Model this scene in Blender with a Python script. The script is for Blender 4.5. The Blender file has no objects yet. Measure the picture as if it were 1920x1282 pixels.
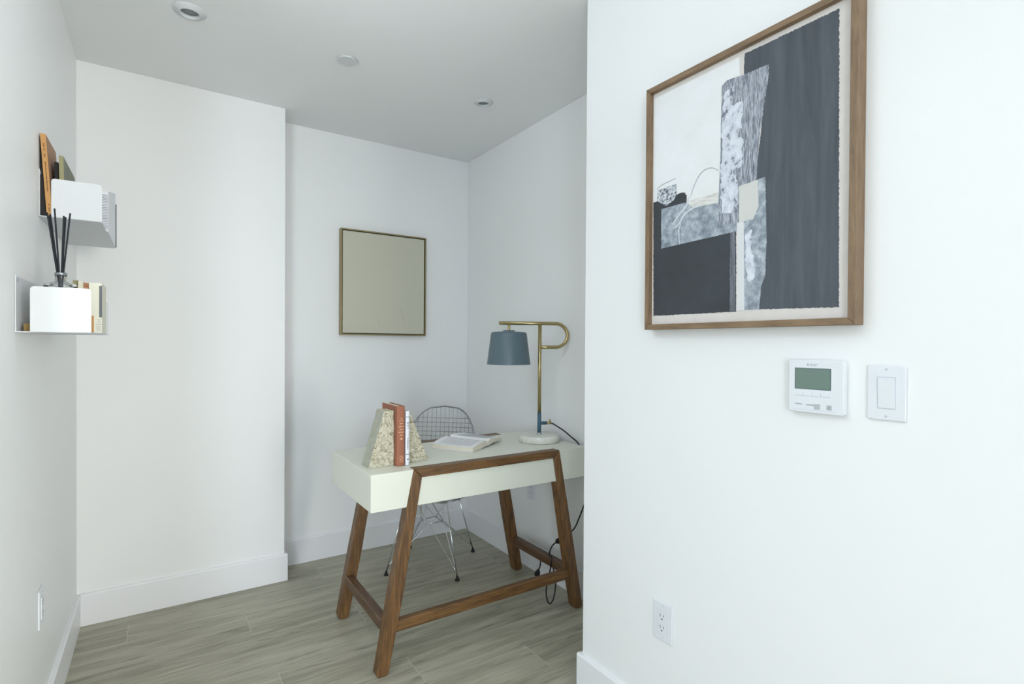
import bpy, bmesh, math, random
from mathutils import Vector, Matrix
random.seed(7)
PI = math.pi
S = bpy.context.scene
COL = S.collection

# ------------------------------------------------------------------ helpers
def lin(c):
    return tuple((v/12.92 if v <= .04045 else ((v+.055)/1.055)**2.4) for v in [x/255 for x in c])

def mat(name, rgb, rough=.5, metal=0, spec=.5, noise=0, nscale=8, bump=0, bscale=60, stretch=(1,1,1), trans=0, ior=1.45, coat=0):
    m = bpy.data.materials.new(name); m.use_nodes = True
    nt = m.node_tree; b = nt.nodes['Principled BSDF']
    c = lin(rgb)
    b.inputs['Base Color'].default_value = (*c, 1)
    b.inputs['Roughness'].default_value = rough
    b.inputs['Metallic'].default_value = metal
    b.inputs['Specular IOR Level'].default_value = spec
    b.inputs['Transmission Weight'].default_value = trans
    b.inputs['IOR'].default_value = ior
    b.inputs['Coat Weight'].default_value = coat
    tc = nt.nodes.new('ShaderNodeTexCoord'); mp = nt.nodes.new('ShaderNodeMapping')
    mp.inputs['Scale'].default_value = stretch
    nt.links.new(tc.outputs['Object'], mp.inputs['Vector'])
    if noise:
        n = nt.nodes.new('ShaderNodeTexNoise'); n.inputs['Scale'].default_value = nscale; n.inputs['Detail'].default_value = 6
        nt.links.new(mp.outputs[0], n.inputs['Vector'])
        r = nt.nodes.new('ShaderNodeValToRGB')
        r.color_ramp.elements[0].position = .3; r.color_ramp.elements[1].position = .7
        r.color_ramp.elements[0].color = (*[max(0, v*(1-noise)) for v in c], 1)
        r.color_ramp.elements[1].color = (*[min(1, v*(1+noise)) for v in c], 1)
        nt.links.new(n.outputs['Fac'], r.inputs[0]); nt.links.new(r.outputs[0], b.inputs['Base Color'])
    if bump:
        n = nt.nodes.new('ShaderNodeTexNoise'); n.inputs['Scale'].default_value = bscale; n.inputs['Detail'].default_value = 4
        nt.links.new(mp.outputs[0], n.inputs['Vector'])
        bp = nt.nodes.new('ShaderNodeBump'); bp.inputs['Strength'].default_value = bump; bp.inputs['Distance'].default_value = .002
        nt.links.new(n.outputs['Fac'], bp.inputs['Height']); nt.links.new(bp.outputs[0], b.inputs['Normal'])
    return m

def ramp_mat(name, stops, scale=20, stretch=(1,1,1), rough=.6, detail=8, distort=0, bump=0, kind='noise', spec=.5, contrast_coord='Object'):
    """stops: [(pos, rgb)...] over a noise / wave / voronoi pattern"""
    m = bpy.data.materials.new(name); m.use_nodes = True
    nt = m.node_tree; b = nt.nodes['Principled BSDF']; b.inputs['Roughness'].default_value = rough
    b.inputs['Specular IOR Level'].default_value = spec
    tc = nt.nodes.new('ShaderNodeTexCoord'); mp = nt.nodes.new('ShaderNodeMapping'); mp.inputs['Scale'].default_value = stretch
    nt.links.new(tc.outputs[contrast_coord], mp.inputs['Vector'])
    if kind == 'voronoi':
        n = nt.nodes.new('ShaderNodeTexVoronoi'); n.inputs['Scale'].default_value = scale; out = n.outputs['Distance']
    else:
        n = nt.nodes.new('ShaderNodeTexNoise'); n.inputs['Scale'].default_value = scale; n.inputs['Detail'].default_value = detail
        n.inputs['Distortion'].default_value = distort; n.inputs['Roughness'].default_value = .65; out = n.outputs['Fac']
    nt.links.new(mp.outputs[0], n.inputs['Vector'])
    r = nt.nodes.new('ShaderNodeValToRGB'); cr = r.color_ramp
    while len(cr.elements) < len(stops): cr.elements.new(.5)
    for e, (p, c) in zip(cr.elements, stops): e.position = p; e.color = (*lin(c), 1)
    nt.links.new(out, r.inputs[0]); nt.links.new(r.outputs[0], b.inputs['Base Color'])
    if bump:
        bp = nt.nodes.new('ShaderNodeBump'); bp.inputs['Strength'].default_value = bump; bp.inputs['Distance'].default_value = .004
        nt.links.new(out, bp.inputs['Height']); nt.links.new(bp.outputs[0], b.inputs['Normal'])
    return m

def empty(name, loc, label, cat, group=None, rz=0):
    o = bpy.data.objects.new(name, None); COL.objects.link(o)
    o.location = loc; o.rotation_euler = (0, 0, rz); o.empty_display_size = .05
    o['label'] = label; o['category'] = cat
    if group: o['group'] = group
    return o

def tag(o, label, cat, group=None):
    o['label'] = label; o['category'] = cat
    if group: o['group'] = group
    return o

def link(name, bm, mats, parent=None, smooth=False, world=True, bevel=0, label=None, loc=None):
    """Link a bmesh. world=True: geometry given in world space even if parented."""
    me = bpy.data.meshes.new(name)
    bmesh.ops.recalc_face_normals(bm, faces=bm.faces[:])
    bm.to_mesh(me); bm.free()
    if not isinstance(mats, (list, tuple)): mats = [mats]
    for m in mats: me.materials.append(m)
    if smooth:
        for p in me.polygons: p.use_smooth = True
    o = bpy.data.objects.new(name, me); COL.objects.link(o)
    if parent is not None:
        o.parent = parent
        if world:
            M = Matrix.Translation(parent_world_loc(parent)) @ Matrix.Rotation(parent_rz(parent), 4, 'Z')
            me.transform(M.inverted())
    elif loc is not None:
        o.location = loc; me.transform(Matrix.Translation(-Vector(loc)))
    if bevel:
        md = o.modifiers.new('Bevel', 'BEVEL'); md.width = bevel; md.segments = 3; md.limit_method = 'ANGLE'; md.angle_limit = .6
    if label: o['label'] = label
    return o

def parent_world_loc(p):
    v = Vector(p.location)
    return v if p.parent is None else v + parent_world_loc(p.parent)
def parent_rz(p):
    return p.rotation_euler.z if p.parent is None else p.rotation_euler.z + parent_rz(p.parent)

def box(bm, a, b, mi=0):
    x0, y0, z0 = [min(a[i], b[i]) for i in range(3)]; x1, y1, z1 = [max(a[i], b[i]) for i in range(3)]
    v = [bm.verts.new(p) for p in [(x0,y0,z0),(x1,y0,z0),(x1,y1,z0),(x0,y1,z0),(x0,y0,z1),(x1,y0,z1),(x1,y1,z1),(x0,y1,z1)]]
    for f in [(0,3,2,1),(4,5,6,7),(0,1,5,4),(1,2,6,5),(2,3,7,6),(3,0,4,7)]:
        bm.faces.new([v[i] for i in f]).material_index = mi
    return v

def hexa(bm, bot, top, mi=0):
    v = [bm.verts.new(p) for p in list(bot)+list(top)]
    n = len(bot)
    bm.faces.new([v[i] for i in range(n)][::-1]).material_index = mi
    bm.faces.new([v[i+n] for i in range(n)]).material_index = mi
    for i in range(n):
        j = (i+1) % n
        bm.faces.new([v[i], v[j], v[j+n], v[i+n]]).material_index = mi

def prism(bm, pts, axis, a, b, mi=0):
    """extrude 2D polygon along axis between a and b; pts are the two other coords in xyz order"""
    def P(p, h):
        if axis == 'X': return (h, p[0], p[1])
        if axis == 'Y': return (p[0], h, p[1])
        return (p[0], p[1], h)
    hexa(bm, [P(p, a) for p in pts], [P(p, b) for p in pts], mi)

def rounded_rect(x0, y0, x1, y1, r, seg=6, which=(1,1,1,1)):
    """corners order: (x0,y0),(x1,y0),(x1,y1),(x0,y1)"""
    out = []
    cs = [((x0+r, y0+r), PI, (x0,y0)), ((x1-r, y0+r), 1.5*PI, (x1,y0)), ((x1-r, y1-r), 0, (x1,y1)), ((x0+r, y1-r), .5*PI, (x0,y1))]
    for (c, a, corner), w in zip(cs, which):
        if not w: out.append(corner); continue
        for i in range(seg+1):
            t = a + i/seg*PI/2
            out.append((c[0]+r*math.cos(t), c[1]+r*math.sin(t)))
    return out

def tube(bm, pts, r, seg=10, cap=True, closed=False, mi=0):
    pts = [Vector(p) for p in pts]; n = len(pts)
    rs = r if isinstance(r, (list, tuple)) else [r]*n
    rings = []; prev = None
    for i, p in enumerate(pts):
        if closed: t = (pts[(i+1) % n]-pts[i-1])
        else: t = (pts[min(i+1, n-1)]-pts[max(i-1, 0)])
        t.normalize()
        if prev is None:
            u = t.orthogonal().normalized()
        else:
            u = (prev - t*prev.dot(t))
            if u.length < 1e-6: u = t.orthogonal()
            u.normalize()
        prev = u; w = t.cross(u)
        rings.append([bm.verts.new(p + (u*math.cos(2*PI*k/seg)+w*math.sin(2*PI*k/seg))*rs[i]) for k in range(seg)])
    m = n if closed else n-1
    for i in range(m):
        A = rings[i]; B = rings[(i+1) % n]
        off = 0
        if closed and i == n-1:
            off = min(range(seg), key=lambda o: (A[0].co-B[o].co).length)
        for k in range(seg):
            bm.faces.new([A[k], A[(k+1) % seg], B[(k+1+off) % seg], B[(k+off) % seg]]).material_index = mi
    if cap and not closed:
        bm.faces.new(rings[0][::-1]).material_index = mi; bm.faces.new(rings[-1]).material_index = mi

def catmull(pts, k=6):
    pts = [Vector(p) for p in pts]; out = []
    for i in range(len(pts)-1):
        p0 = pts[max(i-1,0)]; p1 = pts[i]; p2 = pts[i+1]; p3 = pts[min(i+2, len(pts)-1)]
        for j in range(k):
            t = j/k
            out.append(.5*((2*p1)+(-p0+p2)*t+(2*p0-5*p1+4*p2-p3)*t*t+(-p0+3*p1-3*p2+p3)*t**3))
    out.append(pts[-1]); return out

def lathe(bm, prof, c, seg=48, mi=0, flip=1, close=True):
    """prof [(r,z)], centre c; z added. open ends closed when r==0"""
    rings = []
    for r, z in prof:
        if r < 1e-6: rings.append([bm.verts.new((c[0], c[1], c[2]+z))])
        else: rings.append([bm.verts.new((c[0]+r*math.cos(2*PI*k/seg), c[1]+r*math.sin(2*PI*k/seg), c[2]+z)) for k in range(seg)])
    for A, B in zip(rings, rings[1:]):
        for k in range(seg):
            j = (k+1) % seg
            if len(A) == 1 and len(B) == 1: continue
            if len(A) == 1: f = [A[0], B[j], B[k]]
            elif len(B) == 1: f = [A[k], A[j], B[0]]
            else: f = [A[k], A[j], B[j], B[k]]
            bm.faces.new(f).material_index = mi

def struct(name, bm, m, loc=None, bevel=0):
    o = link(name, bm, m, loc=loc, bevel=bevel); o['kind'] = 'structure'; return o

def smooth_by_angle(o, ang=40):
    for p in o.data.polygons: p.use_smooth = True
    md = o.modifiers.new('EdgeSplit', 'EDGE_SPLIT'); md.split_angle = math.radians(ang)
    return o

# ------------------------------------------------------------------ materials
WALLC = (246, 247, 246)
M_wall = mat('wall_paint', WALLC, .42, spec=.35, bump=.03, bscale=500)
M_ceil = mat('ceiling_paint', (247, 248, 248), .8, spec=.2)
M_trim = mat('trim_paint', (243, 244, 245), .35, spec=.4)
M_white_plastic = mat('white_plastic', (233, 236, 240), .35)
M_white_metal = mat('white_powder_coat', (220, 223, 225), .5)
M_dark = mat('dark_slot', (35, 37, 40), .6)
M_black = mat('black_rubber', (18, 18, 20), .45)
M_chrome = mat('chrome', (226, 228, 231), .16, metal=1)
M_chrome_dark = mat('chrome_wire', (150, 154, 158), .2, metal=1)
M_brass = mat('brass', (182, 166, 122), .28, metal=1)
M_blue = mat('blue_grey_enamel', (92, 110, 119), .36)
M_bluepipe = mat('blue_pipe', (70, 98, 116), .35)
M_inner = mat('white_enamel', (235, 235, 232), .5)
M_bulb = mat('frosted_bulb', (240, 238, 230), .4)
M_marble = ramp_mat('white_marble', [(.3, (226, 227, 216)), (.5, (230, 231, 221)), (.56, (216, 217, 206)), (.62, (229, 230, 220))], 5, rough=.3, distort=1.2)
M_desk = mat('desk_lacquer', (231, 233, 219), .32)
M_walnut = ramp_mat('walnut', [(.25, (56, 37, 19)), (.42, (92, 64, 35)), (.58, (122, 87, 49)), (.8, (156, 117, 68))], 7, (13, 13, 1), .42, distort=.5)
M_walnut_x = ramp_mat('walnut_lengthwise', [(.25, (56, 37, 19)), (.42, (92, 64, 35)), (.58, (122, 87, 49)), (.8, (156, 117, 68))], 7, (1, 13, 13), .42, distort=.5)
M_walnut_y = ramp_mat('walnut_crosswise', [(.25, (58, 38, 24)), (.45, (88, 62, 42)), (.62, (106, 78, 56)), (.85, (130, 98, 72))], 7, (13, 1, 13), .42, distort=.5)
M_frame_v = ramp_mat('frame_walnut_vertical', [(.2, (104, 84, 64)), (.5, (132, 108, 82)), (.8, (160, 134, 104))], 14, (6, 6, 1), .55)
M_frame_h = ramp_mat('frame_walnut_horizontal', [(.2, (104, 84, 64)), (.5, (132, 108, 82)), (.8, (160, 134, 104))], 14, (6, 1, 6), .55)
M_stone = ramp_mat('travertine', [(.34, (128, 118, 94)), (.44, (182, 174, 148)), (.52, (208, 202, 180)), (.72, (232, 229, 214))], 62, (1, 1, 1.3), .85, detail=10, distort=1.2, bump=.9)
M_stone_side = ramp_mat('travertine_sawn', [(.3, (168, 168, 152)), (.6, (188, 188, 172)), (.8, (204, 204, 190))], 50, (1, 1, 1.3), .7, bump=.2)
M_terra = mat('terracotta_cloth', (162, 106, 82), .75, bump=.2, bscale=900)
M_foil = mat('copper_foil', (232, 178, 142), .45)
M_page = mat('page_edges', (232, 226, 208), .8, noise=.05, nscale=60, stretch=(1, 1, 30))
M_page_top = mat('page_paper', (244, 245, 246), .75)
M_print = mat('grey_print', (192, 194, 200), .8)
M_white_cover = mat('white_cover', (236, 238, 243), .5)
M_navy = mat('navy_print', (60, 66, 90), .6)
M_tan = mat('tan_cloth', (196, 148, 92), .7, noise=.08, nscale=30)
M_tan_side = mat('tan_cover', (168, 132, 104), .7)
M_tan_print = mat('dark_print', (92, 60, 34), .8)
M_blackbook = mat('black_cloth', (34, 33, 32), .7)
M_olive = mat('olive_cover', (134, 138, 118), .6, noise=.25, nscale=8)
M_olive_spine = mat('olive_spine', (150, 146, 110), .6, noise=.2, nscale=12)
M_cream = mat('cream_cover', (226, 220, 198), .65)
M_cream2 = mat('cream_cloth', (232, 230, 210), .65)
M_slate = mat('slate_print', (110, 114, 120), .6)
M_kraft = mat('kraft_board', (178, 146, 92), .8, noise=.1, nscale=60)
M_kraft_light = mat('light_kraft', (200, 192, 170), .8)
M_orange = mat('rust_cover', (184, 130, 92), .65)
M_lightgrey = mat('light_grey_print', (190, 194, 196), .6)
M_canvas = mat('olive_canvas', (204, 202, 184), .85, bump=.15, bscale=1200)
M_canvas_line = mat('olive_line', (192, 190, 170), .85)
M_bronze = mat('bronze_frame', (150, 136, 98), .4, metal=.6)
M_gap = mat('shadow_gap', (62, 56, 40), .8)
M_screen = mat('green_lcd', (112, 134, 124), .25)
M_screen_rim = mat('lcd_rim', (84, 100, 98), .4)
M_grey_mark = mat('grey_mark', (150, 158, 168), .5)
M_logo = mat('logo_grey', (120, 128, 140), .5)
M_outline = mat('seam_grey', (206, 210, 216), .5)
M_stick = mat('black_reed', (30, 33, 40), .6)
M_glass = mat('clear_glass', (250, 252, 252), .03, trans=1, ior=1.45)
M_liquid = mat('pale_oil', (235, 238, 232), .05, trans=1, ior=1.36)
M_silver = mat('silver_collar', (175, 180, 186), .25, metal=1)

def floor_mat():
    m = bpy.data.materials.new('grey_oak_planks'); m.use_nodes = True
    nt = m.node_tree; N = nt.nodes; L = nt.links; b = N['Principled BSDF']
    tc = N.new('ShaderNodeTexCoord'); sep = N.new('ShaderNodeSeparateXYZ'); L.new(tc.outputs['Object'], sep.inputs[0])
    def M(op, a, c=None, d=None):
        n = N.new('ShaderNodeMath'); n.operation = op
        for i, v in enumerate((a, c, d)):
            if v is None: continue
            if isinstance(v, (int, float)): n.inputs[i].default_value = v
            else: L.new(v, n.inputs[i])
        return n.outputs[0]
    W, LEN = .18, 1.286
    yy = M('DIVIDE', M('SUBTRACT', sep.outputs['Y'], 2.51), W)
    row = M('FLOOR', yy); fy = M('SUBTRACT', yy, row)
    xx = M('DIVIDE', M('ADD', M('SUBTRACT', sep.outputs['X'], .33), M('MULTIPLY', row, .444)), LEN)
    colm = M('FLOOR', xx); fx = M('SUBTRACT', xx, colm)
    comb = N.new('ShaderNodeCombineXYZ'); L.new(row, comb.inputs[0]); L.new(colm, comb.inputs[1])
    wn = N.new('ShaderNodeTexWhiteNoise'); wn.noise_dimensions = '3D'; L.new(comb.outputs[0], wn.inputs['Vector'])
    # grain coordinates, stretched along X, shifted per plank
    gv = N.new('ShaderNodeVectorMath'); gv.operation = 'MULTIPLY_ADD'
    L.new(wn.outputs['Color'], gv.inputs[0]); gv.inputs[1].default_value = (7, 7, 7); L.new(tc.outputs['Object'], gv.inputs[2])
    mp = N.new('ShaderNodeMapping'); mp.inputs['Scale'].default_value = (1.2, 11, 1); L.new(gv.outputs[0], mp.inputs[0])
    n1 = N.new('ShaderNodeTexNoise'); n1.inputs['Scale'].default_value = 1.7; n1.inputs['Detail'].default_value = 10; n1.inputs['Roughness'].default_value = .62; n1.inputs['Distortion'].default_value = .5
    L.new(mp.outputs[0], n1.inputs['Vector'])
    mp2 = N.new('ShaderNodeMapping'); mp2.inputs['Scale'].default_value = (3, 90, 1); L.new(gv.outputs[0], mp2.inputs[0])
    n2 = N.new('ShaderNodeTexNoise'); n2.inputs['Scale'].default_value = 2; n2.inputs['Detail'].default_value = 5; L.new(mp2.outputs[0], n2.inputs['Vector'])
    r = N.new('ShaderNodeValToRGB'); cr = r.color_ramp
    st = [(.27, (120, 114, 98)), (.42, (156, 152, 134)), (.55, (180, 177, 158)), (.75, (198, 195, 178))]
    while len(cr.elements) < 4: cr.elements.new(.5)
    for e, (p, c) in zip(cr.elements, st): e.position = p; e.color = (*lin(c), 1)
    mixf = M('ADD', M('MULTIPLY', n1.outputs['Fac'], .66), M('MULTIPLY', n2.outputs['Fac'], .34))
    mixf = M('ADD', mixf, M('MULTIPLY', M('SUBTRACT', wn.outputs['Value'], .5), .06))
    L.new(mixf, r.inputs[0])
    # knots
    mp3 = N.new('ShaderNodeMapping'); mp3.inputs['Scale'].default_value = (3.2, 22, 1); L.new(gv.outputs[0], mp3.inputs[0])
    n3 = N.new('ShaderNodeTexNoise'); n3.inputs['Scale'].default_value = 2.2; n3.inputs['Detail'].default_value = 2; L.new(mp3.outputs[0], n3.inputs['Vector'])
    kn = N.new('ShaderNodeMapRange'); kn.inputs[1].default_value = .63; kn.inputs[2].default_value = .76; L.new(n3.outputs['Fac'], kn.inputs[0])
    mx = N.new('ShaderNodeMix'); mx.data_type = 'RGBA'
    L.new(M('MULTIPLY', kn.outputs[0], .42), mx.inputs[0]); L.new(r.outputs[0], mx.inputs[6]); mx.inputs[7].default_value = (*lin((78, 72, 60)), 1)
    # seams: long seams faint, end joints light
    ly = M('LESS_THAN', M('MINIMUM', fy, M('SUBTRACT', 1, fy)), .007)
    lx = M('LESS_THAN', M('MINIMUM', fx, M('SUBTRACT', 1, fx)), .0011)
    m2 = N.new('ShaderNodeMix'); m2.data_type = 'RGBA'; L.new(M('MULTIPLY', ly, .22), m2.inputs[0]); L.new(mx.outputs[2], m2.inputs[6]); m2.inputs[7].default_value = (*lin((98, 96, 86)), 1)
    m3 = N.new('ShaderNodeMix'); m3.data_type = 'RGBA'; L.new(M('MULTIPLY', lx, .75), m3.inputs[0]); L.new(m2.outputs[2], m3.inputs[6]); m3.inputs[7].default_value = (*lin((196, 194, 182)), 1)
    L.new(m3.outputs[2], b.inputs['Base Color'])
    b.inputs['Roughness'].default_value = .45; b.inputs['Specular IOR Level'].default_value = .4
    bp = N.new('ShaderNodeBump'); bp.inputs['Strength'].default_value = .12; bp.inputs['Distance'].default_value = .001
    L.new(n2.outputs['Fac'], bp.inputs['Height']); L.new(bp.outputs[0], b.inputs['Normal'])
    return m
M_floor = floor_mat()

# ------------------------------------------------------------------ camera
def camera():
    cam = bpy.data.cameras.new('Camera'); o = bpy.data.objects.new('Camera', cam); COL.objects.link(o)
    f, yaw, pitch, roll, cx, cy = 994.34, 33.5412, -.4961, .3543, 958.22, 653.165
    a, b, c = map(math.radians, (yaw, pitch, roll))
    F = Vector((math.sin(a)*math.cos(b), math.cos(a)*math.cos(b), math.sin(b)))
    R = Vector((math.cos(a), -math.sin(a), 0)); U = R.cross(F)
    R2 = R*math.cos(c)+U*math.sin(c); U2 = -R*math.sin(c)+U*math.cos(c)
    M = Matrix((R2, U2, -F)).transposed().to_4x4(); M.translation = (0, 0, 1.25)
    o.matrix_world = M
    cam.sensor_fit = 'HORIZONTAL'; cam.sensor_width = 36; cam.lens = f*36/1920
    cam.shift_x = (960-cx)/1920; cam.shift_y = (cy-641)/1920
    cam.clip_start = .05
    S.camera = o
camera()

# ------------------------------------------------------------------ room shell
H = 2.472; XL = -.302; YC = 2.977; XJ = .548; YB = 3.164; XA = 1.738; XR = 1.268; YE = 1.436
WX0, WX1, WY0 = -3.6, 4.4, -3.8     # the living room behind the camera
T = .12
bm = bmesh.new(); box(bm, (WX0-.2, WY0-.2, -.1), (WX1+.2, YB+.2, 0)); struct('floor', bm, M_floor)
bm = bmesh.new(); box(bm, (WX0-.2, WY0-.2, H), (WX1+.2, YB+.2, H+.1)); struct('ceiling', bm, M_ceil)
YL = 1.55    # the left wall ends here, the room opens to the left
bm = bmesh.new(); box(bm, (XL-T, YL, 0), (XL, YB+T, H)); struct('wall_left', bm, M_wall)
bm = bmesh.new(); box(bm, (XL, YC, 0), (XJ, YB+T, H)); struct('wall_back_left', bm, M_wall)
bm = bmesh.new(); box(bm, (XJ, YB, 0), (XA+T, YB+T, H)); struct('wall_back', bm, M_wall)
bm = bmesh.new(); box(bm, (XA, YE, 0), (XA+T, YB, H)); struct('wall_alcove_right', bm, M_wall)
YR = -1.1; YLR = 2.6
bm = bmesh.new(); box(bm, (XR, YR, 0), (XA+T, YE, H)); struct('wall_right', bm, M_wall, bevel=.003)
# living room behind the camera
bm = bmesh.new(); box(bm, (WX0, YLR, 0), (XL-T, YLR+T, H)); struct('wall_left_return', bm, M_wall)
bm = bmesh.new(); box(bm, (XA+T, YR, 0), (WX1, YR+T, H)); struct('wall_right_return', bm, M_wall)
bm = bmesh.new(); box(bm, (WX1, WY0, 0), (WX1+T, YR+T, H)); struct('wall_far_right', bm, M_wall)
def wall_open_x(name, X0, X1, y0, y1, oy0, oy1, z0, z1):
    bm = bmesh.new()
    box(bm, (X0, y0, 0), (X1, oy0, H)); box(bm, (X0, oy1, 0), (X1, y1, H))
    box(bm, (X0, oy0, 0), (X1, oy1, z0)); box(bm, (X0, oy0, z1), (X1, oy1, H)); struct(name, bm, M_wall)
wall_open_x('wall_far_left', WX0-T, WX0, WY0, YLR+T, -2.6, 1.8, .1, 2.35)
bm = bmesh.new()
box(bm, (WX0-T, WY0-T, 0), (-2.95, WY0, H)); box(bm, (3.2, WY0-T, 0), (WX1+T, WY0, H))
box(bm, (-2.95, WY0-T, 0), (3.2, WY0, .15)); box(bm, (-2.95, WY0-T, 2.3), (3.2, WY0, H)); struct('wall_rear', bm, M_wall)
# windows: frames with glass
def window(name, ax, c, a0, a1, z0, z1, n):
    bm = bmesh.new(); w = .05
    def bar(p0, p1, q0, q1):
        if ax == 'Y': box(bm, (p0, c-.03, q0), (p1, c+.03, q1))
        else: box(bm, (c-.03, p0, q0), (c+.03, p1, q1))
    for i in range(n+1):
        p = a0+(a1-a0-w)*i/n; bar(p, p+w, z0, z1)
    bar(a0, a1, z0, z0+w); bar(a0, a1, z1-w, z1)
    f = struct(name, bm, M_trim)
window('window_1', 'Y', WY0-.06, -2.95, 3.2, .15, 2.3, 5)
window('window_2', 'X', WX0-.06, -2.6, 1.8, .1, 2.35, 4)

def baseboard(name, p0, p1, nrm, ext0=0, ext1=0):
    """p0->p1 along wall; nrm outward 2D normal"""
    t, h = .0145, .14
    d = Vector((p1[0]-p0[0], p1[1]-p0[1])).normalized()
    a = Vector(p0)-d*ext0; b = Vector(p1)+d*ext1; n = Vector(nrm)
    prof = [(0, 0), (t, 0), (t, h-.006), (t-.004, h), (0, h)]
    bm = bmesh.new()
    hexa(bm, [(a.x+n.x*o, a.y+n.y*o, z) for o, z in prof], [(b.x+n.x*o, b.y+n.y*o, z) for o, z in prof])
    struct(name, bm, M_trim)
t_ = .0145
baseboard('baseboard_left', (XL, YL), (XL, YC), (1, 0))
baseboard('baseboard_back_left', (XL+t_, YC), (XJ, YC), (0, -1), 0, t_)
baseboard('baseboard_jog', (XJ, YC), (XJ, YB), (1, 0))
baseboard('baseboard_back', (XJ+t_, YB), (XA, YB), (0, -1), 0, -t_)
baseboard('baseboard_alcove_right', (XA, YE), (XA, YB), (-1, 0), -t_, 0)
baseboard('baseboard_right', (XR, YR), (XR, YE), (-1, 0), 0, t_)
baseboard('baseboard_right_end', (XR, YE), (XA, YE), (0, 1))

# ------------------------------------------------------------------ desk
DX0, DX1, DY0, DY1, DZ0, DZ1 = .650, 1.700, 1.911, 2.452, .620, .7615
desk = empty('writing_desk', (1.175, 2.18, 0), 'white lacquered writing desk with splayed walnut legs in the alcove', 'desk')
bm = bmesh.new()
# body with the open front towards the chair (far side)
prism(bm, [(DX0, DZ0), (DX1, DZ0), (DX1, DZ1), (DX0, DZ1)], 'Y', DY0, DY1)
link('desk_box', bm, M_desk, desk, bevel=.0025)
def quad_bar(name, c00, c01, c10, c11, y0, y1, m, par, bev=.003):
    """prism in XZ plane: 4 corners, between y0,y1"""
    bm = bmesh.new(); prism(bm, [c00, c01, c11, c10], 'Y', y0, y1); return link(name, bm, m, par, bevel=bev)
FZ = .7635
for (y0, y1) in ((1.9035, 1.953), (2.405, 2.4600)):
    # legs follow the splay; mitred top corners
    def leg(mir):
        f = (lambda x: x) if not mir else (lambda x: 2*1.1765-x)
        lo = [(f(.8185), FZ), (f(.8525), FZ-.0345), (f(.7775), .30), (f(.7185), 0), (f(.6725), 0), (f(.7285), .312)]
        bm = bmesh.new(); 
        pts = [(f(.8185), FZ), (f(.8525), FZ-.0345), (f(.7785), .30), (f(.7205), .012), (f(.714), 0), (f(.680), 0), (f(.6735), .012), (f(.7285), .312)]
        if mir: pts = pts[::-1]
        prism(bm, pts, 'Y', y0, y1)
        o = link('leg', bm, M_walnut, desk, bevel=.005)
        return o
    leg(False); leg(True)
    g = lambda x: 2*1.1765-x
    bm = bmesh.new(); prism(bm, [(.8185+.0006, FZ), (g(.8185)-.0006, FZ), (g(.8525)-.0006, FZ-.0345), (.8525+.0006, FZ-.0345)], 'Y', y0, y1)
    link('top_rail', bm, M_walnut_x, desk, bevel=.003)
bm = bmesh.new(); prism(bm, [(.746, .148), (.752, .192), (1.601, .192), (1.607, .148)], 'Y', 1.913, 1.943); link('long_stretcher', bm, M_walnut_x, desk, bevel=.004)
for xa in (.703, 1.611):
    bm = bmesh.new(); prism(bm, rounded_rect(xa, .148, xa+.037, .193, .004, 2), 'Y', 1.950, 2.405); link('side_stretcher', bm, M_walnut_y, desk, bevel=.003)

# ------------------------------------------------------------------ wire chair
CH = empty('wire_chair', (1.294, 2.755, 0), 'chrome wire chair tucked behind the white writing desk', 'chair', rz=math.radians(138.5))
# local: +y = facing direction, x = right
def LP(p): return p
prof = [(.215, .414), (.17, .420), (.10, .410), (.0, .396), (-.09, .396), (-.16, .418), (-.205, .468), (-.228, .54), (-.243, .62), (-.256, .70), (-.266, .78), (-.274, .862)]
prof = [Vector((0, y, z)) for y, z in prof]
profs = catmull(prof, 8); NP = len(profs)
def half_width(s):   # s in 0..1 front->back top
    pts = [(0, .10), (.02, .16), (.06, .200), (.15, .222), (.3, .235), (.45, .243), (.58, .240), (.70, .222), (.80, .203), (.87, .186), (.92, .162), (.955, .132), (.98, .095), (.993, .055), (1, .0)]
    for (a, x), (b, y) in zip(pts, pts[1:]):
        if a <= s <= b: 
            t = (s-a)/(b-a); return x+(y-x)*t
    return 0
def surf(s, x):
    i = min(int(s*(NP-1)), NP-2); t = s*(NP-1)-i
    p = profs[i]*(1-t)+profs[i+1]*t
    tg = (profs[i+1]-profs[i]).normalized()
    nrm = Vector((0, -tg.z, tg.y))     # points up on the seat / forward on the back
    if nrm.z < 0 and s < .4: nrm = -nrm
    if s >= .4 and nrm.y < 0: nrm = -nrm
    k = .22+1.63*max(0, min(1, (s-.34)/.22)) - 1.6*max(0, s-.6)
    q = p + nrm*(k*x*x); q.x = x
    return q
# rim
bm = bmesh.new()
left = [surf(s, -half_width(s)) for s in [i/60 for i in range(61)]]
right = [surf(s, half_width(s)) for s in [i/60 for i in range(61)]]
loop = right + left[::-1][1:]
loop = [p for i, p in enumerate(loop) if i == 0 or (p-loop[i-1]).length > .004]
tube(bm, loop, .0042, 8, closed=True)
link('rim', bm, M_chrome_dark, CH, smooth=True, world=False)
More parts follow.
